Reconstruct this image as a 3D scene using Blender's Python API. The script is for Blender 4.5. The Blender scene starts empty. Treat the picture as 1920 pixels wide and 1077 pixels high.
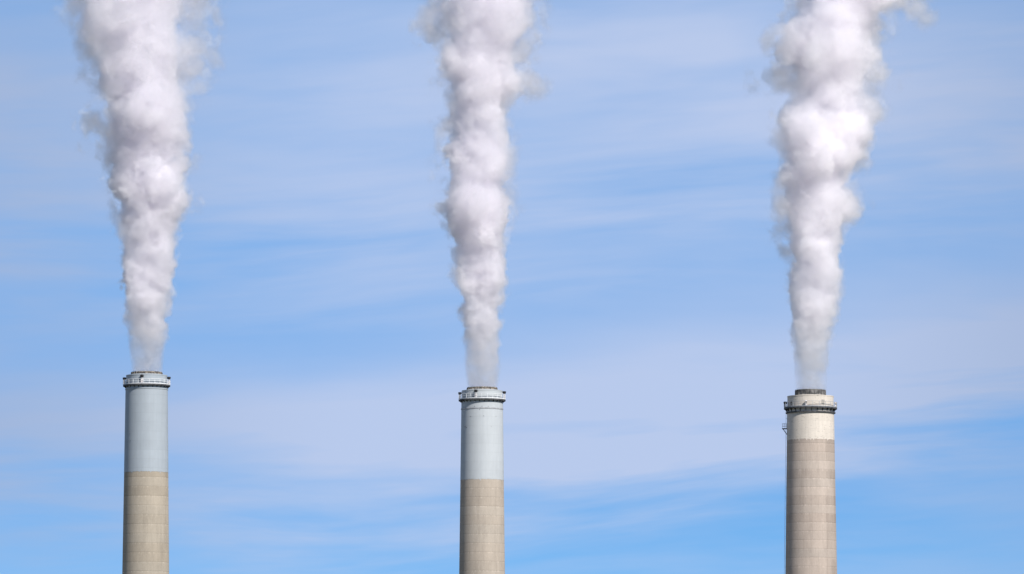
import bpy, bmesh, math, random
import numpy as np
from mathutils import Vector, Matrix

scene = bpy.context.scene
COL = scene.collection
R = math.radians
PI = math.pi

# ------------------------------------------------------------------ camera
F = 12200.0                      # focal length in pixels of the 1920 px wide photograph
PITCH = R(5.35)
EYE = Vector((0, 0, 2.0))
cd = bpy.data.cameras.new('camera')
cd.sensor_width = 36.0
cd.lens = F / 1920 * 36.0
cd.clip_start, cd.clip_end = 1.0, 200000.0
cam = bpy.data.objects.new('camera', cd)
COL.objects.link(cam)
cam.location = EYE
cam.rotation_euler = (PI / 2 + PITCH, 0, 0)
scene.camera = cam


def at(px, py, dist):
    """World point on the vertical plane y = dist seen at a photograph pixel."""
    cx, cy = (px - 960.0) / F, (538.5 - py) / F
    d = Vector((cx, math.cos(PITCH) - cy * math.sin(PITCH), math.sin(PITCH) + cy * math.cos(PITCH)))
    return EYE + d * (dist / d.y)


# ------------------------------------------------------------------ sky, sun, exposure
SUN_EL, SUN_AZ = R(40), R(36)     # azimuth: turned to the right of straight behind the camera
sun_dir = Vector((math.sin(SUN_AZ) * math.cos(SUN_EL), -math.cos(SUN_AZ) * math.cos(SUN_EL), math.sin(SUN_EL)))
sl = bpy.data.lights.new('sun', 'SUN')
sl.energy, sl.angle, sl.color = 4.2, R(0.53), (1.0, 0.955, 0.905)
so = bpy.data.objects.new('sun', sl)
COL.objects.link(so)
so.rotation_euler = sun_dir.to_track_quat('Z', 'Y').to_euler()

vs = scene.view_settings
scene.display_settings.display_device = 'sRGB'
vs.view_transform, vs.look = 'Standard', 'None'
vs.exposure, vs.gamma = 0.55, 1.0
vs.use_curve_mapping = False

world = bpy.data.worlds.new('World')
scene.world = world
world.use_nodes = True
wt = world.node_tree
wt.nodes.clear()


class NT:
    """Small helper for writing node trees."""
    def __init__(s, tree): s.t = tree
    def n(s, kind, **kw):
        x = s.t.nodes.new(kind)
        for k, v in kw.items(): setattr(x, k, v)
        return x
    def put(s, sock, v):
        if isinstance(v, bpy.types.NodeSocket): s.t.links.new(v, sock)
        elif sock.type == 'VECTOR': sock.default_value = tuple(v)[:3]
        else: sock.default_value = v
    def m(s, op, a, b=None, c=None, clamp=False):
        x = s.n('ShaderNodeMath', operation=op, use_clamp=clamp)
        s.put(x.inputs[0], a)
        if b is not None: s.put(x.inputs[1], b)
        if c is not None: s.put(x.inputs[2], c)
        return x.outputs[0]
    def mix(s, f, a, b, blend='MIX'):
        x = s.n('ShaderNodeMix', data_type='RGBA', blend_type=blend)
        s.put(x.inputs[0], f); s.put(x.inputs[6], a); s.put(x.inputs[7], b)
        return x.outputs[2]
    def xyz(s, x_, y_, z_):
        x = s.n('ShaderNodeCombineXYZ')
        s.put(x.inputs[0], x_); s.put(x.inputs[1], y_); s.put(x.inputs[2], z_)
        return x.outputs[0]
    def noise(s, vec, scale, detail=4.0, rough=0.55, dist=0.0, dims='3D'):
        x = s.n('ShaderNodeTexNoise', noise_dimensions=dims)
        s.put(x.inputs['Vector'], vec)
        x.inputs['Scale'].default_value = scale
        x.inputs['Detail'].default_value = detail
        x.inputs['Roughness'].default_value = rough
        x.inputs['Distortion'].default_value = dist
        return x.outputs[0]
    def ramp(s, v, lo, hi, a=0.0, b=1.0, smooth=True):
        x = s.n('ShaderNodeMapRange', interpolation_type='SMOOTHSTEP' if smooth else 'LINEAR')
        s.put(x.inputs[0], v)
        for i, q in enumerate((lo, hi, a, b)): s.put(x.inputs[i + 1], q)
        return x.outputs[0]


w = NT(wt)
sky = w.n('ShaderNodeTexSky', sky_type='NISHITA')
sky.sun_disc = False
sky.sun_elevation = SUN_EL
sky.sun_rotation = math.atan2(sun_dir.x, sun_dir.y)
sky.altitude = 1600.0
sky.air_density, sky.dust_density, sky.ozone_density = 0.6, 0.0, 6.0
tc = w.n('ShaderNodeTexCoord')
sx = w.n('ShaderNodeSeparateXYZ')
wt.links.new(tc.outputs['Generated'], sx.inputs[0])
DEG = 180 / PI
az = w.m('MULTIPLY', w.m('ARCTAN2', sx.outputs[0], sx.outputs[1]), DEG)     # degrees right of due north
el = w.m('MULTIPLY', w.m('ARCSINE', sx.outputs[2]), DEG)                    # degrees above the horizon
# thin cirrus: long veils, almost level, that climb a little to the right
tilt = w.m('SUBTRACT', el, w.m('MULTIPLY', az, 0.05))
bend = w.m('MULTIPLY', az, w.m('ADD', 0.035, w.m('MULTIPLY', az, 0.02)))     # the low veil bends upwards to the right
warp = w.noise(w.xyz(w.m('MULTIPLY', az, 0.16), w.m('MULTIPLY', tilt, 0.5), 3.0), 1.0, 2.0, 0.5)
v0 = w.m('ADD', tilt, w.m('MULTIPLY', w.m('SUBTRACT', warp, 0.5), 0.7))


broad = w.noise(w.xyz(w.m('MULTIPLY', az, 0.24), w.m('MULTIPLY', v0, 0.85), 11.0), 1.0, 4.0, 0.5, 0.3)
streak = w.noise(w.xyz(w.m('MULTIPLY', az, 0.28), w.m('MULTIPLY', v0, 2.4), 5.0), 1.0, 4.0, 0.5, 0.15)
fine = w.noise(w.xyz(w.m('MULTIPLY', az, 0.9), w.m('MULTIPLY', v0, 8.0), 8.0), 1.0, 4.0, 0.55, 0.1)
feather = w.m('ADD', v0, w.m('ADD', w.m('MULTIPLY', w.m('SUBTRACT', streak, 0.5), 1.1), w.m('MULTIPLY', w.m('SUBTRACT', fine, 0.5), 0.35)))


def veil(center, half, soft, amount):
    d = w.m('ABSOLUTE', w.m('SUBTRACT', w.m('SUBTRACT', feather, bend) if center < 5 else feather, center))
    return w.ramp(d, half, half + soft, amount, 0.0)


cover = w.m('ADD', w.m('MULTIPLY', w.m('MULTIPLY', veil(4.02, 0.05, 1.05, 0.74), w.ramp(streak, 0.25, 0.75, 0.72, 1.12)), w.ramp(az, -5.0, -0.8, 0.5, 1.0)), veil(6.95, 0.3, 1.1, 0.30))
cover = w.m('ADD', cover, w.m('MULTIPLY', w.ramp(broad, 0.32, 0.72, 0.24, 0.56), w.m('SUBTRACT', w.ramp(el, 3.1, 4.0, 0.35, 0.55), w.ramp(el, 4.4, 5.4, 0.0, -0.45))))
cover = w.m('ADD', cover, w.ramp(streak, 0.28, 0.72, -0.10, 0.17))
cover = w.m('ADD', cover, w.ramp(fine, 0.3, 0.7, -0.035, 0.035))
cover = w.m('MINIMUM', w.m('MAXIMUM', cover, 0.0), 0.88)
SKY_GAIN = (0.68, 0.92, 1.05, 1)
blue = w.mix(1.0, sky.outputs[0], w.mix(w.ramp(el, 3.0, 8.0), SKY_GAIN, (1.26, 1.38, 1.32, 1)), 'MULTIPLY')
cirrus = w.mix(w.ramp(w.m('ABSOLUTE', w.m('SUBTRACT', az, 0.4)), 1.6, 5.2, 0.0, 0.85), (5.6, 6.55, 8.95, 1.0), (4.1, 4.95, 7.0, 1.0))   # ice cloud, a vignette-like darkening to either side put into its colour; in the sky texture's own units
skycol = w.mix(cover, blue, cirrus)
bg = w.n('ShaderNodeBackground')
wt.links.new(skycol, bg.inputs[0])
bg.inputs[1].default_value = 0.064
wo = w.n('ShaderNodeOutputWorld')
wt.links.new(bg.outputs[0], wo.inputs[0])

# ------------------------------------------------------------------ render settings for the smoke
cy = scene.cycles
cy.volume_bounces = 44
cy.max_bounces = 48
cy.transparent_max_bounces = 24
cy.volume_step_rate = 2.0
cy.volume_max_steps = 512
cy.use_denoising = True
VOXEL = 0.34
SKIN_AT = 0.05                   # density at which the plume's skin is drawn


# ------------------------------------------------------------------ object helpers
def link(name, mesh, mat=None, parent=None, loc=(0, 0, 0)):
    o = bpy.data.objects.new(name, mesh)
    COL.objects.link(o)
    o.location = loc
    if mat is not None: o.data.materials.append(mat)
    if parent is not None: o.parent = parent
    return o


def build(name, bm, mat, parent=None, loc=(0, 0, 0), smooth=None):
    me = bpy.data.meshes.new(name)
    bm.normal_update()
    bm.to_mesh(me)
    bm.free()
    o = link(name, me, mat, parent, loc)
    if smooth is not None:
        me.polygons.foreach_set('use_smooth', [True] * len(me.polygons))
        me.set_sharp_from_angle(angle=R(smooth))
    return o


def tag(o, label, cat, group=None, kind=None):
    if label: o['label'] = label
    if cat: o['category'] = cat
    if group: o['group'] = group
    if kind: o['kind'] = kind


def lathe(prof, seg=96, bm=None, a0=0.0, a1=2 * PI):
    """Surface of revolution from (radius, z) pairs, with metre UVs (arc, height)."""
    bm = bm or bmesh.new()
    uv = bm.loops.layers.uv.verify()
    full = abs(a1 - a0 - 2 * PI) < 1e-6
    n = seg if full else seg + 1
    rows = []
    for r, z in prof:
        rows.append([bm.verts.new((r * math.cos(a0 + (a1 - a0) * k / seg), r * math.sin(a0 + (a1 - a0) * k / seg), z)) for k in range(n)])
    rm = max(p[0] for p in prof)
    for i in range(len(prof) - 1):
        for k in range(seg):
            k2 = (k + 1) % n
            f = bm.faces.new((rows[i][k], rows[i][k2], rows[i + 1][k2], rows[i + 1][k]))
            ua, ub = rm * (a0 + (a1 - a0) * k / seg), rm * (a0 + (a1 - a0) * (k + 1) / seg)
            flat = abs(prof[i][1] - prof[i + 1][1]) < 0.02
            va = prof[i][0] if flat else prof[i][1]
            vb = prof[i + 1][0] if flat else prof[i + 1][1]
            for lp, q in zip(f.loops, ((ua, va), (ub, va), (ub, vb), (ua, vb))): lp[uv].uv = q
    return bm


def box(bm, c, size, ang=0.0, tilt=None):
    """Box of a size (radial, tangential, vertical) turned by ang about z."""
    m = Matrix.Rotation(ang, 4, 'Z')
    if tilt: m = m @ Matrix.Rotation(tilt, 4, 'Y')
    vs_ = []
    for sx_ in (-.5, .5):
        for sy_ in (-.5, .5):
            for sz_ in (-.5, .5):
                vs_.append(bm.verts.new(Vector(c) + m @ Vector((sx_ * size[0], sy_ * size[1], sz_ * size[2]))))
    for q in ((0, 1, 3, 2), (4, 6, 7, 5), (0, 4, 5, 1), (2, 3, 7, 6), (0, 2, 6, 4), (1, 5, 7, 3)):
        bm.faces.new([vs_[i] for i in q])


def bar(bm, a, b, r, sides=6):
    a, b = Vector(a), Vector(b)
    q = (b - a).to_track_quat('Z', 'Y')
    ra = [bm.verts.new(a + q @ Vector((r * math.cos(2 * PI * k / sides), r * math.sin(2 * PI * k / sides), 0))) for k in range(sides)]
    rb = [bm.verts.new(b + q @ Vector((r * math.cos(2 * PI * k / sides), r * math.sin(2 * PI * k / sides), 0))) for k in range(sides)]
    for k in range(sides):
        bm.faces.new((ra[k], ra[(k + 1) % sides], rb[(k + 1) % sides], rb[k]))
    bm.faces.new(ra[::-1]); bm.faces.new(rb)


def hoop(bm, r, z, t, seg=96, a0=0.0, a1=2 * PI):
    """A round rail of thickness t bent into a circle."""
    full = abs(a1 - a0 - 2 * PI) < 1e-6
    n = seg if full else seg + 1
    rings = []
    for k in range(n):
        a = a0 + (a1 - a0) * k / seg
        rings.append([bm.verts.new(((r + t * math.cos(j * PI / 3)) * math.cos(a), (r + t * math.cos(j * PI / 3)) * math.sin(a), z + t * math.sin(j * PI / 3))) for j in range(6)])
    for k in range(seg):
        for j in range(6):
            bm.faces.new((rings[k][j], rings[(k + 1) % n][j], rings[(k + 1) % n][(j + 1) % 6], rings[k][(j + 1) % 6]))


# ------------------------------------------------------------------ materials
def new_mat(name):
    m = bpy.data.materials.new(name)
    m.use_nodes = True
    t = NT(m.node_tree)
    m.node_tree.nodes.clear()
    out = t.n('ShaderNodeOutputMaterial')
    p = t.n('ShaderNodeBsdfPrincipled')
    m.node_tree.links.new(p.outputs[0], out.inputs[0])
    return m, t, p


def finish(t, p, col, rough, bump=None, strength=0.3, dist=0.03):
    t.put(p.inputs['Base Color'], col)
    t.put(p.inputs['Roughness'], rough)
    p.inputs['Specular IOR Level'].default_value = 0.3
    if bump is not None:
        b = t.n('ShaderNodeBump')
        b.inputs['Strength'].default_value = strength
        b.inputs['Distance'].default_value = dist
        t.put(b.inputs['Height'], bump)
        t.t.links.new(b.outputs[0], p.inputs['Normal'])


def uvs(t):
    u = t.n('ShaderNodeUVMap')
    s = t.n('ShaderNodeSeparateXYZ')
    t.t.links.new(u.outputs[0], s.inputs[0])
    return s.outputs[0], s.outputs[1]


def scale_col(t, col, f):
    x = t.n('ShaderNodeVectorMath', operation='SCALE')
    t.put(x.inputs[0], col)
    t.put(x.inputs['Scale'], f)
    return x.outputs[0]


def concrete(name, base, warm, lift, seed, joint_u=None):
    """Slip-formed concrete: each lift its own tone, ragged joints, lime along them, fine upright form marks."""
    m, t, p = new_mat(name)
    u, v = uvs(t)
    edge = t.noise(t.xyz(t.m('MULTIPLY', u, 0.8), seed, 0.0), 1.0, 4.0, 0.7)
    vv = t.m('ADD', v, t.m('MULTIPLY', t.m('SUBTRACT', edge, 0.5), 0.35))
    q = t.m('DIVIDE', vv, lift)
    idx = t.m('FLOOR', q)
    fr = t.m('SUBTRACT', q, idx)
    wn = t.n('ShaderNodeTexWhiteNoise', noise_dimensions='2D')
    t.put(wn.inputs['Vector'], t.xyz(idx, seed, 0.0))
    wn2 = t.n('ShaderNodeTexWhiteNoise', noise_dimensions='2D')
    t.put(wn2.inputs['Vector'], t.xyz(idx, seed + 7.3, 0.0))
    big = t.noise(t.xyz(t.m('MULTIPLY', u, 0.22), t.m('MULTIPLY', v, 0.16), seed), 1.0, 5.0, 0.6)
    speck = t.noise(t.xyz(u, v, seed + 3), 2.2, 6.0, 0.7)
    up = t.noise(t.xyz(t.m('MULTIPLY', u, 3.4), t.m('MULTIPLY', v, 0.22), seed + 5), 1.0, 4.0, 0.65)
    f = t.m('ADD', 0.78, t.m('MULTIPLY', wn.outputs[0], 0.12))
    f = t.m('ADD', f, t.m('MULTIPLY', t.m('SUBTRACT', big, 0.5), 0.35))
    f = t.m('ADD', f, t.m('MULTIPLY', t.m('SUBTRACT', up, 0.5), 0.24))
    f = t.m('ADD', f, t.m('MULTIPLY', t.m('SUBTRACT', speck, 0.5), 0.30))
    rain = t.noise(t.xyz(t.m('MULTIPLY', u, 0.38), t.m('MULTIPLY', v, 0.035), seed + 13), 1.0, 5.0, 0.62)
    f = t.m('SUBTRACT', f, t.ramp(rain, 0.46, 0.72, 0.0, 0.12))
    f = t.m('ADD', f, 0.03)
    # the joint itself: a dark line, then lime bleeding just under it
    dark = t.ramp(fr, 0.0, 0.075, 1.0, 0.0)
    lime_n = t.ramp(t.noise(t.xyz(t.m('MULTIPLY', u, 1.3), t.m('MULTIPLY', idx, 3.1), seed + 9), 1.0, 5.0, 0.7), 0.45, 0.7)
    lime = t.m('MULTIPLY', t.ramp(fr, 0.78, 0.97), lime_n)
    f = t.m('SUBTRACT', f, t.m('MULTIPLY', dark, t.m('ADD', 0.10, t.m('MULTIPLY', edge, 0.16))))
    f = t.m('ADD', f, t.m('MULTIPLY', lime, 0.28))
    # shutter edges every 1.2 m
    pu = t.m('FRACT', t.m('DIVIDE', u, 1.21))
    f = t.m('SUBTRACT', f, t.m('MULTIPLY', t.ramp(pu, 0.0, 0.06, 1.0, 0.0), 0.003))
    if joint_u is not None:                       # an upright pour edge: the wall to one side is a little darker and warmer
        ju = t.m('ADD', u, t.m('MULTIPLY', t.m('SUBTRACT', wn2.outputs[0], 0.5), 0.5))
        f = t.m('SUBTRACT', f, t.m('MULTIPLY', t.ramp(ju, joint_u, joint_u + 0.15), t.m('MULTIPLY', wn2.outputs[0], 0.16)))
    col = t.mix(t.m('MULTIPLY', wn2.outputs[0], 0.6), base, warm)
    finish(t, p, scale_col(t, col, f), 0.92, t.m('ADD', t.m('MULTIPLY', dark, -1.0), speck), 0.4, 0.05)
    return m


def paint(name, base, lift, seed, dirt=(0.12, 0.11, 0.10, 1), wear=0.0, streaks=0.12):
    m, t, p = new_mat(name)
    u, v = uvs(t)
    wob = t.noise(t.xyz(t.m('MULTIPLY', u, 0.6), t.m('MULTIPLY', v, 0.6), seed), 1.0, 3.0, 0.6)
    q = t.m('DIVIDE', t.m('ADD', v, t.m('MULTIPLY', wob, 0.12)), lift)
    idx = t.m('FLOOR', q)
    fr = t.m('SUBTRACT', q, idx)
    wn = t.n('ShaderNodeTexWhiteNoise', noise_dimensions='2D')
    t.put(wn.inputs['Vector'], t.xyz(idx, seed, 0.0))
    run = t.noise(t.xyz(t.m('MULTIPLY', u, 1.6), t.m('MULTIPLY', v, 0.10), seed + 2), 1.0, 5.0, 0.65)
    blot = t.noise(t.xyz(u, v, seed + 4), 0.35, 5.0, 0.6)
    f = t.m('ADD', 0.94, t.m('MULTIPLY', t.m('SUBTRACT', wn.outputs[0], 0.5), 0.05))
    f = t.m('ADD', f, t.m('MULTIPLY', t.m('SUBTRACT', run, 0.5), streaks * 2.4))
    f = t.m('ADD', f, t.m('MULTIPLY', t.m('SUBTRACT', blot, 0.5), streaks * 1.5))
    f = t.m('SUBTRACT', f, t.m('MULTIPLY', t.ramp(fr, 0.0, 0.07, 1.0, 0.0), t.m('MULTIPLY', run, 0.16)))
    col = scale_col(t, base, f)
    if wear > 0:                                   # flaked and rust-run paint
        fl = t.noise(t.xyz(t.m('MULTIPLY', u, 1.0), t.m('MULTIPLY', v, 2.2), seed + 6), 1.5, 7.0, 0.72)
        mask = t.m('MULTIPLY', t.ramp(fl, 0.55, 0.66), t.ramp(blot, 0.36, 0.55))
        col = t.mix(t.m('MULTIPLY', mask, wear), col, dirt)
        rust = t.m('MULTIPLY', t.ramp(run, 0.60, 0.78), 0.30 * wear)
        col = t.mix(rust, col, (0.42, 0.26, 0.15, 1))
    finish(t, p, col, 0.55, t.m('ADD', t.m('MULTIPLY', t.ramp(fr, 0.0, 0.06, 1.0, 0.0), -1.0), blot), 0.2, 0.04)
    return m


def mottled(name, a, b, scale, rough=0.8, metal=0.0, lo=0.4, hi=0.62):
    m, t, p = new_mat(name)
    g = t.n('ShaderNodeTexCoord')
    n1 = t.noise(g.outputs['Object'], scale, 6.0, 0.68)
    finish(t, p, t.mix(t.ramp(n1, lo, hi), a, b), rough, n1, 0.4, 0.05)
    p.inputs['Metallic'].default_value = metal
    return m


M_conc_a = concrete('weathered_concrete_tan', (0.40, 0.355, 0.29, 1), (0.36, 0.305, 0.235, 1), 2.68, 1.0)
M_conc_b = concrete('weathered_concrete_beige', (0.44, 0.39, 0.33, 1), (0.385, 0.325, 0.265, 1), 2.68, 4.0)
M_conc_c = concrete('weathered_concrete_pinkish', (0.47, 0.405, 0.35, 1), (0.425, 0.345, 0.288, 1), 2.55, 9.0, joint_u=5.28 * 9.55)
M_grey = paint('grey_paint', (0.325, 0.365, 0.40, 1), 2.62, 1.0, streaks=0.10)
M_pale = paint('pale_grey_paint', (0.425, 0.455, 0.475, 1), 2.62, 3.0, streaks=0.08)
M_cream = paint('cream_paint', (0.60, 0.545, 0.475, 1), 2.4, 5.0, wear=0.75, streaks=0.16)
M_rail = mottled('galvanised_rail_steel', (0.62, 0.64, 0.66, 1), (0.75, 0.76, 0.77, 1), 1.5, 0.5)
M_rail_dull = mottled('dull_rail_steel', (0.26, 0.28, 0.31, 1), (0.40, 0.41, 0.42, 1), 1.5, 0.6)
M_deck = mottled('shade_dark_deck_steel', (0.035, 0.038, 0.045, 1), (0.085, 0.085, 0.09, 1), 1.2, 0.7)  # near black: shadow under the walkway is put into this colour
M_flue = mottled('sooty_flue_lining', (0.06, 0.055, 0.05, 1), (0.42, 0.36, 0.29, 1), 2.0, 0.9, lo=0.42, hi=0.66)
M_flue_d = mottled('dark_flue_steel', (0.06, 0.06, 0.06, 1), (0.24, 0.23, 0.22, 1), 0.9, 0.8, lo=0.40, hi=0.7)
M_black = mottled('black_lamp_housing', (0.02, 0.02, 0.022, 1), (0.05, 0.05, 0.055, 1), 3.0, 0.5)
M_stand = mottled('pale_lamp_stand', (0.62, 0.58, 0.57, 1), (0.74, 0.70, 0.69, 1), 2.0, 0.6)
M_band = mottled('band_steel', (0.24, 0.25, 0.27, 1), (0.36, 0.37, 0.38, 1), 1.0, 0.6)
M_hatch = mottled('hatch_metal', (0.24, 0.22, 0.19, 1), (0.38, 0.35, 0.31, 1), 2.0, 0.7)


# ------------------------------------------------------------------ ground
m, t, p = new_mat('dry_grassland')
g = t.n('ShaderNodeTexCoord')
n1 = t.noise(g.outputs['Object'], 0.004, 8.0, 0.6)
n2 = t.noise(g.outputs['Object'], 0.15, 6.0, 0.7)
finish(t, p, t.mix(t.ramp(n1, 0.35, 0.65), t.mix(n2, (0.13, 0.11, 0.065, 1), (0.19, 0.155, 0.09, 1)), (0.07, 0.08, 0.04, 1)), 1.0)
bm = bmesh.new()
rows = []
N = 64
for i in range(N + 1):
    rows.append([bm.verts.new(((j / N - .5) * 80000, (i / N) * 70000 - 20000, 0)) for j in range(N + 1)])
for i in range(N):
    for j in range(N):
        bm.faces.new((rows[i][j], rows[i][j + 1], rows[i + 1][j + 1], rows[i + 1][j]))
ground = build('ground', bm, m)
tag(ground, 'dry grassland around the power station', 'ground', kind='structure')


# ------------------------------------------------------------------ chimneys
def chimney(spec):
    D, s = spec['D'], spec['D'] / F / math.cos(PITCH)
    cx = spec['cx']
    ref = at(cx, spec['deck_y'], D)                    # chimney axis at walkway height
    X, Zd = ref.x, ref.z
    zz = lambda y: at(cx, y, D).z                      # height of a photograph row on the axis plane
    # rows are read at the front of the shaft, which the camera sees from below: shift by the front wall's nearness
    def zf(y, r):
        return at(cx, y, D - r).z
    root = bpy.data.objects.new('chimney', None)
    COL.objects.link(root)
    root.location = (X, D, 0)
    tag(root, spec['label'], 'chimney', 'tall power station chimneys')
    r_deck = spec['r_body'] * s
    slope = spec['taper']                              # metres of radius per metre down
    r_at = lambda z: r_deck + max(0.0, Zd - z) * slope
    z_paint = zf(spec['paint_y'], r_deck)
    z_deck = zf(spec['deck_y'], r_deck)
    z_col = zf(spec['collar_y'], r_deck)
    z_flue = zf(spec['flue_y'], spec['r_flue'] * s)
    z_band = zf(spec['band_y'], r_deck)
    r_c, r_f, r_w = spec['r_collar'] * s, spec['r_flue'] * s, spec['r_walk'] * s
    # concrete shaft, with a shallow plinth at the ground
    prof = [(r_at(0) + 0.6, 0), (r_at(0) + 0.6, 3.0), (r_at(3), 3.3)]
    k = 12
    prof += [(r_at(3.3 + (z_paint + 0.8 - 3.3) * i / k), 3.3 + (z_paint + 0.8 - 3.3) * i / k) for i in range(1, k + 1)]
    build('shaft', lathe(prof), spec['m_conc'], root, smooth=30)
    # painted head of the shaft
    prof = [(r_at(z_paint + (z_deck - 0.3 - z_paint) * i / 6) + 0.03, z_paint + (z_deck - 0.3 - z_paint) * i / 6) for i in range(7)]
    b = lathe(prof, 240)
    rg = random.Random(int(cx))
    low = [v_ for v_ in b.verts if abs(v_.co.z - z_paint) < 0.01]
    for v_ in low:                                      # the brush line: uneven, with a run here and there
        v_.co.z += rg.uniform(-0.10, 0.10) - (rg.uniform(0.2, 0.7) if rg.random() < 0.07 else 0.0)
    build('painted_section', b, spec['m_paint'], root, smooth=30)
    # collar above the walkway, roofed in to the flue
    prof = [(r_c, z_deck - 0.3), (r_c, z_col - 0.35), (r_c + 0.06, z_col - 0.3), (r_c + 0.06, z_col - 0.02), (r_c - 0.1, z_col), (r_f - 0.05, z_col + 0.25)]
    build('collar', lathe(prof), spec['m_paint'], root, smooth=30)
    # flue liner standing out of the collar
    lip = 0.28
    prof = [(r_f - 0.04, z_col + 0.2), (r_f - 0.04, z_flue - lip), (r_f + 0.07, z_flue - lip + 0.04), (r_f + 0.07, z_flue), (r_f - 0.45, z_flue), (r_f - 0.5, z_flue - 9.0), (0.01, z_flue - 9.0)]
    fl = build('flue', lathe(prof), spec['m_flue'], root, smooth=30)
    for kk in range(spec['n_rib']):                     # stiffeners round the liner
        a = 2 * PI * (kk + 0.3) / spec['n_rib']
        b = bmesh.new()
        h = z_flue - lip - z_col - 0.25
        box(b, ((r_f + 0.06) * math.cos(a), (r_f + 0.06) * math.sin(a), z_col + 0.27 + h / 2), (0.2, 0.24, h), a)
        build('stiffener', b, spec['m_flue'], fl)
    # steel band below the walkway
    rb = r_at(z_band)
    prof = [(rb + 0.02, z_band - 0.2), (rb + spec['band_out'], z_band - 0.18), (rb + spec['band_out'], z_band + 0.16), (rb + 0.02, z_band + 0.2)]
    build('band', lathe(prof), spec['m_band'], root, smooth=30)
    # walkway: deck, fascia coloured dark as underside shade, brackets, railing
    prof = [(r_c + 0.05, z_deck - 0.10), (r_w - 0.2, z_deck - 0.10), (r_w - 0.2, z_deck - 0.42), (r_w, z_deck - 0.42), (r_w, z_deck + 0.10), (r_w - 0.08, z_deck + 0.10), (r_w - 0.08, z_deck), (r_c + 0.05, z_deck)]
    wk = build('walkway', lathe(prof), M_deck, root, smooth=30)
    nb = spec['n_br']
    for kk in range(nb):
        a = 2 * PI * (kk + 0.5) / nb
        ca, sa = math.cos(a), math.sin(a)
        b = bmesh.new()
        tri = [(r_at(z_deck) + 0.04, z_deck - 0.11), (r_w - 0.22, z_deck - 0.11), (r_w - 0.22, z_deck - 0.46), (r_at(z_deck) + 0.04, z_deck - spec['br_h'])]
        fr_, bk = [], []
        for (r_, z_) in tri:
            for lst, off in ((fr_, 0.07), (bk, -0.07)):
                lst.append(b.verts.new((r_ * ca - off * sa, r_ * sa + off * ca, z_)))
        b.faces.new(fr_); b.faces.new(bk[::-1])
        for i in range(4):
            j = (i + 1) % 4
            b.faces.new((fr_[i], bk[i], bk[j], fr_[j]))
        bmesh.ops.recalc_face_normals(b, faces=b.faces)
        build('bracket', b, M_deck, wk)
    b = bmesh.new()
    rh = spec['rail_h']
    rr = r_w - 0.04
    for z_, t_ in ((rh, 0.06), (rh * 0.55, 0.045)):
        hoop(b, rr, z_deck + 0.14 + z_, t_)
    np_ = spec['n_post']
    for kk in range(np_):
        a = 2 * PI * (kk + spec['post_ph']) / np_
        bar(b, (rr * math.cos(a), rr * math.sin(a), z_deck + 0.14), (rr * math.cos(a), rr * math.sin(a), z_deck + 0.14 + rh), 0.06)
    lathe([(r_w + 0.012, z_deck + 0.0), (r_w + 0.025, z_deck + 0.22), (r_w - 0.01, z_deck + 0.22), (r_w - 0.01, z_deck + 0.105)], bm=b)   # toe board
    build('railing', b, spec['m_rail'], wk, smooth=40)
    # obstruction lamps
    for (ang, h, kind) in spec['lamps']:
        a = R(ang)
        r_ = (r_c + r_w) / 2 + 0.1
        ca, sa = math.cos(a), math.sin(a)
        b = bmesh.new()
        bar(b, (r_ * ca, r_ * sa, z_deck), (r_ * ca, r_ * sa, z_deck + h - 0.35), 0.13, 8)
        box(b, (r_ * ca, r_ * sa, z_deck + h * 0.35), (0.45, 0.55, h * 0.42), a)
        st = build('warning_light', b, M_stand, root)
        ls = 1.0 if kind == 'dark' else 0.62
        b = lathe([(r0 * ls, z0 * ls) for r0, z0 in ((0.02, -0.42), (0.30, -0.40), (0.50, -0.1), (0.54, 0.22), (0.40, 0.36), (0.02, 0.40))], 20)
        lp = build('lamp', b, M_black if kind == 'dark' else M_stand, st, (r_ * ca, r_ * sa, z_deck + h), smooth=40)
        b = bmesh.new()
        box(b, (0, 0, 0), (0.2, 1.05 * ls, 0.2), a, 0.0)
        build('visor', b, M_black, st, (r_ * ca + 0.1 * ca, r_ * sa + 0.1 * sa, z_deck + h - 0.30))
    # small fixings on the painted wall: (px, py, w, h)
    for (px, py, ww, hh, nm, mt) in spec['marks']:
        x_ = (px - cx) * s
        rr_ = r_c if py < spec['deck_y'] else r_at(zf(py, r_deck)) + 0.03
        a = -PI / 2 + math.asin(max(-0.99, min(0.99, x_ / rr_)))
        zc = at(px, py, D - rr_ * math.cos(a + PI / 2)).z
        b = bmesh.new()
        box(b, (rr_ * math.cos(a), rr_ * math.sin(a), zc), (0.16, ww * s, hh * s), a)
        if nm == 'hatch':                              # a raised frame round the opening
            for dx, dz, fw, fh in ((0, hh / 2, ww + 1, 0.7), (0, -hh / 2, ww + 1, 0.7), (ww / 2, 0, 0.7, hh), (-ww / 2, 0, 0.7, hh)):
                box(b, (rr_ * math.cos(a) - dx * s * math.sin(a), rr_ * math.sin(a) + dx * s * math.cos(a), zc + dz * s), (0.26, fw * s, fh * s), a)
        build(nm, b, mt, root)
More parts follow.
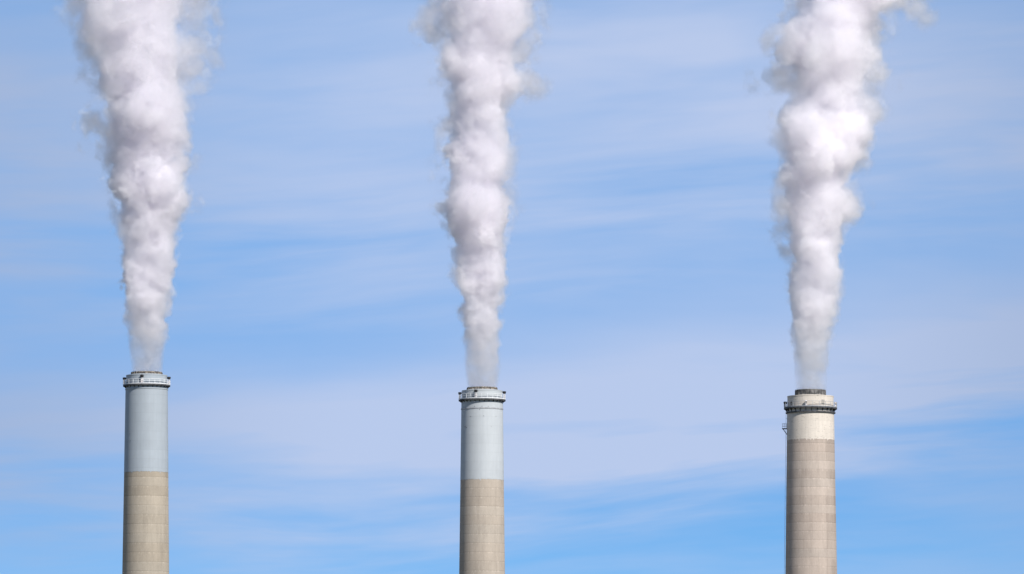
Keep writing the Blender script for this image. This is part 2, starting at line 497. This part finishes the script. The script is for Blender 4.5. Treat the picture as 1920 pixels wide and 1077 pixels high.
    # ladder run and rest platform on the flank
    if spec.get('ladder'):
        a = R(spec['ladder'])
        ca, sa = math.cos(a), math.sin(a)
        tx = Vector((-sa, ca, 0))
        zt, zb = z_deck, zf(1250, r_deck)
        b = bmesh.new()
        P = lambda z, off, side: Vector((ca, sa, 0)) * (r_at(z) + off) + tx * side + Vector((0, 0, z))
        for sd in (-0.28, 0.28):
            bar(b, P(zt, 0.32, sd), P(zb, 0.32, sd), 0.05)
        z_ = zb + 0.2
        i = 0
        while z_ < zt:
            bar(b, P(z_, 0.32, -0.28), P(z_, 0.32, 0.28), 0.025, 4)
            if i % 9 == 0:
                for sd in (-0.28, 0.28): bar(b, P(z_, 0.0, sd), P(z_, 0.32, sd), 0.04, 4)
            z_ += 0.32; i += 1
        build('ladder', b, M_rail, root)
        zp = zf(801, r_deck)
        b = bmesh.new()
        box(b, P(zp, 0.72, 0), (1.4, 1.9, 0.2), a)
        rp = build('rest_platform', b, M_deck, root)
        b = bmesh.new()
        for sd in (-0.9, 0.9):
            for off in (0.1, 0.75, 1.35): bar(b, P(zp + .1, off, sd), P(zp + 1.45, off, sd), 0.05)
            for h in (0.75, 1.42): bar(b, P(zp + h, 0.1, sd), P(zp + h, 1.35, sd), 0.05)
        for h in (0.75, 1.42): bar(b, P(zp + h, 1.35, -0.9), P(zp + h, 1.35, 0.9), 0.05)
        for sd in (-0.45, 0, 0.45): bar(b, P(zp + .1, 1.35, sd), P(zp + 1.45, 1.35, sd), 0.04)
        build('railing', b, M_rail, rp)
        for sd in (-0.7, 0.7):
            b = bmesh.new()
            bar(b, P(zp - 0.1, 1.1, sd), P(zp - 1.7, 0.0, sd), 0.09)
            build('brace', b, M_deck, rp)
    return root, X, z_flue, s


SPECS = [
    dict(D=1850, cx=275.0, deck_y=719.5, paint_y=884, collar_y=701, flue_y=696, band_y=727.5, r_body=39.2, r_collar=38.3, r_flue=28.8, r_walk=44.2,
         taper=0.0125, m_conc=M_conc_a, m_paint=M_grey, m_flue=M_flue, m_rail=M_rail, m_band=M_grey, band_out=0.14, n_rib=30, n_br=28, br_h=0.95, rail_h=1.25, n_post=26, post_ph=0.2,
         lamps=[(-99, 2.2, 'dark'), (176, 1.9, 'dark'), (-4, 2.0, 'dark'), (86, 2.0, 'dark')],
         marks=[(246, 814, .8, .8, 'bolt', M_black), (247, 827, .8, .9, 'bolt', M_black)],
         label='chimney with long bluish grey painted top over tan concrete, below the broadest plume'),
    dict(D=1900, cx=904.0, deck_y=747.0, paint_y=898.5, collar_y=730, flue_y=725, band_y=765, r_body=38.6, r_collar=38.0, r_flue=28.0, r_walk=44.0,
         taper=0.0125, m_conc=M_conc_b, m_paint=M_pale, m_flue=M_flue, m_rail=M_rail, m_band=M_band, band_out=0.13, n_rib=30, n_br=28, br_h=0.95, rail_h=1.3, n_post=26, post_ph=0.45,
         lamps=[(-106, 2.2, 'dark'), (176, 1.9, 'dark'), (-4, 2.1, 'dark'), (86, 2.0, 'dark')],
         marks=[(890, 762, .8, .9, 'bolt', M_black), (904, 762, .9, 1.1, 'bolt', M_black), (915.5, 762, .8, 1.1, 'bolt', M_black), (899.5, 768, .9, .9, 'bolt', M_black),
                (907, 780, .9, 1.2, 'bolt', M_black), (883, 781, .8, .9, 'bolt', M_black), (930, 781, .8, .8, 'bolt', M_black), (921, 800, .6, .7, 'bolt', M_black),
                (872.6, 800.5, 1.0, 2.4, 'port', M_black), (875.2, 801.6, .9, 1.8, 'port', M_black)],
         label='pale grey painted chimney with thin dark ring below its walkway, between the other two'),
    dict(D=1885, cx=1519.7, deck_y=762.0, paint_y=823, collar_y=740, flue_y=729.5, band_y=771.5, r_body=43.6, r_collar=43.2, r_flue=28.3, r_walk=49.8,
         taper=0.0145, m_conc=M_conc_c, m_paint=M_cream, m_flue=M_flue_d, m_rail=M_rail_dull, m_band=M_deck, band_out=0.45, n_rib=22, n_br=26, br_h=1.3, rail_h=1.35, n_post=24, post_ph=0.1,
         lamps=[(-103, 1.45, 'pale'), (177, 1.5, 'dark'), (-3, 1.4, 'pale'), (86, 1.5, 'pale')],
         marks=[(1482.8, 755.5, 3.6, 6.2, 'port', M_black), (1541.3, 753.3, 5.0, 6.6, 'hatch', M_hatch)],
         ladder=178,
         label='cream topped chimney with dark projecting flue and a small rest platform on its flank'),
]
STACKS = [chimney(sp) for sp in SPECS]

# ------------------------------------------------------------------ smoke plumes
# outline of the dense column in photograph pixels: row, left edge, right edge
OUT = [
    [(697, 247, 303), (660, 243, 308), (620, 237, 318), (600, 235, 322), (560, 230, 322), (520, 223, 330), (480, 221, 331), (450, 222, 337), (420, 219, 343),
     (380, 220, 354), (350, 216, 354), (320, 207, 346), (300, 202, 340), (260, 194, 348), (220, 190, 352), (190, 184, 352), (160, 184, 346), (130, 178, 345),
     (100, 172, 348), (60, 170, 350), (30, 164, 352), (0, 156, 354), (-40, 145, 355), (-70, 140, 355)],
    [(726, 876, 932), (700, 873, 937), (680, 870, 939), (640, 866, 941), (600, 861, 940), (560, 858, 946), (530, 854, 953), (500, 852, 951), (470, 849, 955),
     (440, 842, 957), (400, 830, 962), (370, 829, 958), (340, 838, 955), (300, 833, 951), (260, 832, 955), (230, 838, 958), (190, 836, 962), (150, 834, 975),
     (110, 835, 978), (80, 832, 985), (50, 830, 992), (20, 830, 998), (-10, 830, 1000), (-40, 825, 1000), (-70, 820, 1000)],
    [(731, 1492, 1548), (700, 1489, 1551), (670, 1486, 1556), (640, 1482, 1561), (600, 1476, 1569), (560, 1476, 1577), (520, 1475, 1579), (480, 1477, 1579), (450, 1474, 1586),
     (410, 1470, 1595), (380, 1462, 1600), (350, 1464, 1602), (320, 1461, 1604), (290, 1459, 1621), (260, 1458, 1634), (230, 1464, 1634), (200, 1484, 1622), (170, 1502, 1616),
     (140, 1490, 1628), (110, 1462, 1640), (80, 1456, 1648), (50, 1470, 1655), (20, 1505, 1662), (-10, 1520, 1675), (-40, 1520, 1690), (-70, 1520, 1700)],
]
# single billows: px, py, radius px, depth (- is towards the camera, in radii), density factor
PUFFS = [
    [(267, 200, 52, -.5, 1), (292, 345, 55, -.5, 1), (330, 375, 28, -.3, 1), (290, 425, 40, -.6, 1), (250, 500, 26, -.8, 1), (300, 490, 30, -.7, 1), (285, 260, 45, -.6, 1),
     (255, 350, 40, -.7, 1), (275, 560, 36, -.5, 1), (240, 300, 36, -.2, .7), (215, 205, 30, .3, .5),
     (358, 128, 42, .4, .34), (346, 90, 46, .3, .32), (374, 158, 26, .4, .34), (362, 35, 46, .4, .26), (358, -15, 52, .4, .30), (188, 105, 38, .3, .35), (172, 118, 24, .3, .28), (180, 230, 26, .4, .2), (190, 275, 24, .4, .2),
     (255, 120, 60, -.4, .8), (250, 40, 68, -.3, .7), (150, 0, 40, .5, .14), (180, 30, 42, .5, .22)],
    [(893, 390, 58, -.5, 1), (905, 320, 46, -.5, 1), (870, 130, 44, -.6, 1), (880, 180, 44, -.6, 1), (915, 215, 44, -.5, 1), (942, 160, 38, -.2, .9), (865, 290, 34, -.6, .9),
     (905, 440, 46, -.5, 1), (880, 530, 32, -.7, 1), (920, 520, 34, -.6, 1), (900, 600, 36, -.4, 1), (960, 40, 44, -.3, .7), (985, 35, 28, -.2, .6), (830, 40, 36, .3, .30),
     (815, 55, 26, .3, .40), (860, 30, 50, .1, .45), (910, 60, 60, -.2, .8), (975, 90, 40, .4, .30), (998, 72, 26, .4, .30), (850, 235, 26, .2, .5), (985, 150, 22, .3, .35)],
    [(1478, 95, 40, -.5, 1), (1500, 75, 44, -.6, 1), (1550, 55, 48, -.6, 1), (1575, 90, 50, -.4, 1), (1530, 105, 46, -.6, 1), (1610, 100, 48, .1, .7), (1625, 50, 46, .3, .5),
     (1580, 245, 46, -.5, 1), (1530, 300, 56, -.7, 1), (1505, 330, 40, -.6, 1), (1570, 290, 50, -.4, 1), (1560, 190, 50, -.4, 1), (1590, 395, 30, -.1, .9), (1530, 390, 46, -.5, 1),
     (1525, 470, 44, -.6, 1), (1540, 510, 40, -.5, 1), (1500, 400, 36, -.3, .9), (1522, 580, 38, -.4, 1), (1480, 425, 24, .2, .5), (1460, 430, 18, .3, .28), (1468, 385, 16, .2, .5),
     (1462, 138, 30, .4, .36), (1438, 142, 20, .4, .22), (1513, 6, 36, .5, .40), (1640, 140, 34, .4, .25), (1662, 8, 32, .5, .40), (1712, 5, 28, .5, .34), (1688, -12, 38, .4, .40), (1630, 210, 26, .3, .4)],
]
PLUME_LABELS = [
    'broadest smoke plume, greyish at its top with a grey lobe, above the bluish grey chimney',
    'straight smoke plume with a ragged grey shoulder near the top, above the pale grey chimney',
    'brightest smoke plume, swollen white head above a pinched neck, rising from the cream chimney',
]


def interp_mat(n_out, step, n_lat, rs):
    """Cubic B-spline weights that carry a random lattice of n_lat nodes onto n_out samples step lattice cells apart."""
    x = np.arange(n_out) * step + 1.0 + rs
    i = np.floor(x).astype(int)
    f = x - i
    W = np.zeros((n_out, n_lat), np.float32)
    r_ = np.arange(n_out)
    ws = ((1 - f) ** 3 / 6, (3 * f ** 3 - 6 * f ** 2 + 4) / 6, (-3 * f ** 3 + 3 * f ** 2 + 3 * f + 1) / 6, f ** 3 / 6)
    for k in range(4):
        W[r_, i + k - 1] += ws[k]
    return W


def vnoise(shape, dx, wave, rng):
    """Smooth noise, about unit variance, of one wavelength (m); wave may be a triple."""
    wv = wave if isinstance(wave, tuple) else (wave,) * 3
    ns = [int(shape[a] * dx / wv[a]) + 6 for a in range(3)]
    lat = rng.standard_normal(ns).astype(np.float32)
    for a in range(3):
        W = interp_mat(shape[a], dx / wv[a], ns[a], rng.random())
        lat = np.moveaxis(np.tensordot(W, np.moveaxis(lat, a, 0), axes=(1, 0)), 0, a)
    return lat * 2.3


def sstep(x, lo, hi):
    q = np.clip((x - lo) / (hi - lo), 0, 1)
    return q * q * (3 - 2 * q)


def plume_field(k, X, z0, s, D, seed):
    """Density on a grid, local to the flue mouth: x across, y away from the camera, z up."""
    rng = np.random.default_rng(seed)
    out = OUT[k]
    cx0 = SPECS[k]['cx']
    loc = lambda px, py: (at(px, py, D).x - X, at(px, py, D).z - z0)
    zs, cs, hs = [], [], []
    for (py, l, r) in out:
        xl, zc = loc(l, py)
        xr, _ = loc(r, py)
        zs.append(zc); cs.append((xl + xr) / 2); hs.append((xr - xl) / 2)
    zs[0] = 0.0
    xmin = min(min(c - h for c, h in zip(cs, hs)), min(loc(p_[0] - p_[2], p_[1])[0] for p_ in PUFFS[k])) - 4
    xmax = max(max(c + h for c, h in zip(cs, hs)), max(loc(p_[0] + p_[2], p_[1])[0] for p_ in PUFFS[k])) + 4
    yr = max(hs) * 1.35 + 4
    mn = np.array([xmin, -yr, -0.6])
    mx = np.array([xmax, yr, zs[-1]])
    shape = tuple(int((mx[a] - mn[a]) / VOXEL) + 1 for a in range(3))
    gx, gy, gz = (mn[a] + np.arange(shape[a]) * VOXEL for a in range(3))
    c = np.interp(gz, zs, cs).astype(np.float32)
    h = np.interp(gz, zs, hs).astype(np.float32)
    Xg = gx[:, None, None].astype(np.float32); Yg = gy[None, :, None].astype(np.float32); Zg = gz[None, None, :].astype(np.float32)
    shrink = (1.0 - 0.15 * sstep(gz, 3, 18)).astype(np.float32)
    d = np.sqrt((Xg - c) ** 2 + (Yg * 1.02) ** 2) - h * shrink
    dens = np.ones(shape, np.float32)
    tough = np.zeros(shape, np.float32)

    def add(px_, py_, pz_, r_, f_, kk):
        m_ = r_ * 0.5 + kk * 2 + 1.5
        sl_ = []
        for a, q in enumerate((px_, py_, pz_)):
            i0 = max(0, int((q - r_ - m_ - mn[a]) / VOXEL)); i1 = min(shape[a], int((q + r_ + m_ - mn[a]) / VOXEL) + 2)
            if i1 <= i0: return
            sl_.append(slice(i0, i1))
        sl_ = tuple(sl_)
        dd = np.sqrt((Xg[sl_[0]] - px_) ** 2 + (Yg[:, sl_[1]] - py_) ** 2 + (Zg[:, :, sl_[2]] - pz_) ** 2) - r_
        old = d[sl_]
        hh = np.clip(0.5 + 0.5 * (old - dd) / kk, 0, 1)
        new = old * (1 - hh) + dd * hh - kk * hh * (1 - hh)
        dens[sl_] = dens[sl_] * (1 - hh) + f_ * hh
        d[sl_] = new

    # named billows first, then a crowd of random ones along the column, then small ones
    for (px, py, pr, dep, f_) in PUFFS[k]:
        x_, z_ = loc(px, py)
        add(x_, dep * pr * s, z_, pr * s * 0.9, f_, 1.2)
    z_ = 5.0
    while z_ < zs[-1] + 4:
        hh = np.interp(z_, zs, hs); cc = np.interp(z_, zs, cs)
        for _ in range(2):
            a = rng.uniform(0, 2 * PI)
            r_ = hh * rng.uniform(0.22, 0.60)
            off = hh * rng.uniform(0.90, 1.06) - r_
            grow = min(1.0, z_ / 30.0)
            f_ = 1.0 if rng.random() < 0.65 else 0.5
            add(cc + off * math.cos(a), off * math.sin(a), z_ + rng.uniform(-1, 1), r_ * (0.6 + 0.4 * grow), f_, 0.7 + 0.16 * hh)
        z_ += hh * 0.26
    # turbulence: eddies that widen with height, then finer raggedness along the edge
    up = sstep(gz, 10, 80).astype(np.float32)[None, None, :]
    grow = sstep(gz, 0.5, 22).astype(np.float32)[None, None, :]
    bill = lambda wv: 0.75 - np.abs(vnoise(shape, VOXEL, wv, rng))
    big = (1 - up) * 0.75 * bill(3.6) + up * 1.9 * bill(8.0)
    mid = (1 - up) * 0.70 * bill(1.9) + up * 1.15 * bill(3.6)
    f0 = vnoise(shape, VOXEL, 2.1, rng); f1 = vnoise(shape, VOXEL, 1.25, rng); f2 = vnoise(shape, VOXEL, 0.80, rng)
    crinkle = bill(1.3)
    lo = vnoise(shape, VOXEL, 9.0, rng)
    d += grow * (big + mid + 0.45 * f0 + 0.50 * f1 + 0.34 * f2 + 0.55 * crinkle) + (1 - grow) * (0.14 * f1 + 0.12 * f2)
    # edge softness varies from crisp to frayed; the lower column is thin and gains body as it cools
    soft = 0.5 + grow * (0.10 + 2.0 * sstep(lo, -0.2, 1.4) + 1.4 * sstep(np.broadcast_to(Zg, shape), 75, 115))
    d -= 0.42 * soft
    edge = sstep(-d, -0.1, soft)
    body = (0.16 + 0.62 * sstep(gz, 3, 26)) * (1 - (0.5, 0.3, 0.1)[k] * sstep(gz, 55, 105))
    streak = 1.0 + (1 - grow) * 0.35 * vnoise(shape, VOXEL, (1.2, 1.2, 6.0), rng)
    rho = edge * dens * body[None, None, :].astype(np.float32) * np.clip(streak, 0.2, 2.0) * np.clip(1.0 + 0.30 * f0 + 0.34 * f1 + 0.22 * f2, 0.12, 2.2)
    # frayed veil drifting outside the dense column, mostly in its lee on the left
    wz = vnoise(shape, VOXEL, 3.6, rng) + 0.6 * vnoise(shape, VOXEL, 1.7, rng) + 0.35 * f2
    lee = 0.55 + 0.45 * sstep(-(Xg - c) / h, -0.6, 0.9)
    reach = (0.9 + 4.4 * sstep(gz, 12, 75)).astype(np.float32)
    halo = sstep(-d / reach, -1.0, 0.2) * sstep(wz, 0.0, 1.7) * 0.26 * grow * lee
    rho = np.maximum(rho, halo)
    rho *= sstep(gz, -0.6, 0.1).astype(np.float32)
    rho[rho < 0.004] = 0
    for a in (0, 1):
        idx = [slice(None)] * 3
        for e in (0, -1):
            idx[a] = e
            rho[tuple(idx)] = 0
    return rho.astype(np.float32), mn, mx, shape


def node_group(name, mn, mx, shape, mat, source, surface=None):
    """Geometry nodes: read the density stored on a table of points into a voxel volume (or its skin)."""
    ng = bpy.data.node_groups.new(name, 'GeometryNodeTree')
    ng.interface.new_socket('Geometry', in_out='INPUT', socket_type='NodeSocketGeometry')
    ng.interface.new_socket('Geometry', in_out='OUTPUT', socket_type='NodeSocketGeometry')
    q = NT(ng)
    gi, go = q.n('NodeGroupInput'), q.n('NodeGroupOutput')
    oi = q.n('GeometryNodeObjectInfo', transform_space='ORIGINAL')
    oi.inputs['Object'].default_value = source
    pos = q.n('GeometryNodeInputPosition')
    def vm(op, a, b=None):
        x = q.n('ShaderNodeVectorMath', operation=op)
        q.put(x.inputs[0], a)
        if b is not None: q.put(x.inputs[1], b)
        return x.outputs[0]
    cell = [(mx[a] - mn[a]) / (shape[a] - 1) for a in range(3)]
    v = vm('FLOOR', vm('ADD', vm('DIVIDE', vm('SUBTRACT', pos.outputs[0], tuple(mn)), tuple(cell)), (0.5, 0.5, 0.5)))
    v = vm('MINIMUM', vm('MAXIMUM', v, (0, 0, 0)), tuple(x - 1 for x in shape))
    sp = q.n('ShaderNodeSeparateXYZ')
    ng.links.new(v, sp.inputs[0])
    idx = q.m('ADD', q.m('MULTIPLY', q.m('ADD', q.m('MULTIPLY', sp.outputs[0], float(shape[1])), sp.outputs[1]), float(shape[2])), sp.outputs[2])
    at_ = q.n('GeometryNodeInputNamedAttribute', data_type='FLOAT')
    at_.inputs['Name'].default_value = 'smoke_density'
    si = q.n('GeometryNodeSampleIndex', data_type='FLOAT', domain='POINT')
    ng.links.new(oi.outputs['Geometry'], si.inputs['Geometry'])
    ng.links.new([o for o in at_.outputs if o.enabled][0], [i for i in si.inputs if i.name == 'Value' and i.enabled][0])
    ng.links.new(idx, si.inputs['Index'])
    vc = q.n('GeometryNodeVolumeCube')
    ng.links.new([o for o in si.outputs if o.enabled][0], vc.inputs['Density'])
    vc.inputs['Min'].default_value = tuple(mn)
    vc.inputs['Max'].default_value = tuple(mx)
    for a, nm in enumerate(('Resolution X', 'Resolution Y', 'Resolution Z')): vc.inputs[nm].default_value = shape[a]
    last = vc.outputs[0]
    if surface is not None:
        v2 = q.n('GeometryNodeVolumeToMesh')
        ng.links.new(last, v2.inputs['Volume'])
        v2.inputs['Threshold'].default_value = surface
        v2.inputs['Adaptivity'].default_value = 0.15
        last = v2.outputs[0]
    sm = q.n('GeometryNodeSetMaterial')
    sm.inputs['Material'].default_value = mat
    ng.links.new(last, sm.inputs['Geometry'])
    ng.links.new(sm.outputs[0], go.inputs[0])
    return ng


def density_table(name, rho):
    """The density of every voxel as an attribute on loose points; data only, never linked to the scene."""
    me = bpy.data.meshes.new(name)
    me.vertices.add(rho.size)
    a = me.attributes.new('smoke_density', 'FLOAT', 'POINT')
    a.data.foreach_set('value', np.ascontiguousarray(rho).ravel())
    return bpy.data.objects.new(name, me)


def voxel_object(name, data, source, mn, mx, shape, mat, surface=None):
    o = bpy.data.objects.new(name, data)
    COL.objects.link(o)
    md = o.modifiers.new('voxels', 'NODES')
    md.node_group = node_group(name, mn, mx, shape, mat, source, surface)
    return o


# the smoke itself
def vapour_material(col):
    m_ = bpy.data.materials.new('smoke_vapour')
    m_.use_nodes = True
    t_ = NT(m_.node_tree)
    m_.node_tree.nodes.clear()
    out_ = t_.n('ShaderNodeOutputMaterial')
    pv = t_.n('ShaderNodeVolumePrincipled')
    pv.inputs['Color'].default_value = col
    pv.inputs['Density Attribute'].default_value = 'density'
    pv.inputs['Density'].default_value = 1.0
    pv.inputs['Anisotropy'].default_value = 0.55
    m_.node_tree.links.new(pv.outputs[0], out_.inputs['Volume'])
    return m_


M_VAPOUR = [vapour_material(c) for c in ((0.974, 0.9675, 0.978, 1), (0.978, 0.971, 0.981, 1), (0.989, 0.983, 0.990, 1))]

# its skin: a hull added round the smoke, faintly diffuse to brighten facing billows
M_skin = bpy.data.materials.new('smoke_skin')
M_skin.use_nodes = True
t = NT(M_skin.node_tree)
M_skin.node_tree.nodes.clear()
o_ = t.n('ShaderNodeOutputMaterial')
tr = t.n('ShaderNodeBsdfTransparent')
df = t.n('ShaderNodeBsdfDiffuse')
df.inputs['Color'].default_value = (0.9, 0.9, 0.9, 1)
mxs = t.n('ShaderNodeMixShader')
lw = t.n('ShaderNodeLayerWeight')
lw.inputs['Blend'].default_value = 0.5
g = t.n('ShaderNodeTexCoord')
nz = t.noise(g.outputs['Object'], 0.35, 4.0, 0.6)
fac = t.m('MULTIPLY', t.ramp(lw.outputs['Facing'], 0.05, 0.75, 1.0, 0.0), t.ramp(nz, 0.35, 0.65, 0.01, 0.05))
t.put(mxs.inputs[0], fac)
M_skin.node_tree.links.new(tr.outputs[0], mxs.inputs[1])
M_skin.node_tree.links.new(df.outputs[0], mxs.inputs[2])
M_skin.node_tree.links.new(mxs.outputs[0], o_.inputs['Surface'])

for k, (root, X, zfl, s) in enumerate(STACKS):
    D = SPECS[k]['D']
    rho, mn, mx, shape = plume_field(k, X, zfl, s, D, 21 + k)
    loc = Vector((X, D, zfl))
    table = density_table('density_table', rho)
    tmp = voxel_object('smoke_skin', bpy.data.meshes.new('smoke_skin'), table, mn, mx, shape, M_skin, surface=SKIN_AT)
    dg = bpy.context.evaluated_depsgraph_get()
    me = bpy.data.meshes.new_from_object(tmp.evaluated_get(dg), depsgraph=dg)
    old = tmp.data
    bpy.data.objects.remove(tmp)
    bpy.data.meshes.remove(old)
    me.name = 'smoke_plume'
    me.polygons.foreach_set('use_smooth', [True] * len(me.polygons))
    if not me.materials: me.materials.append(M_skin)
    plume = bpy.data.objects.new('smoke_plume', me)
    COL.objects.link(plume)
    plume.location = loc
    tag(plume, PLUME_LABELS[k], 'smoke plume', 'smoke plumes rising from the chimneys')
    v = voxel_object('vapour', bpy.data.volumes.new('vapour'), table, mn, mx, shape, M_VAPOUR[k])
    v.data.materials.append(M_VAPOUR[k])
    v.parent = plume
    print('plume', k, shape, rho.max(), len(me.polygons))
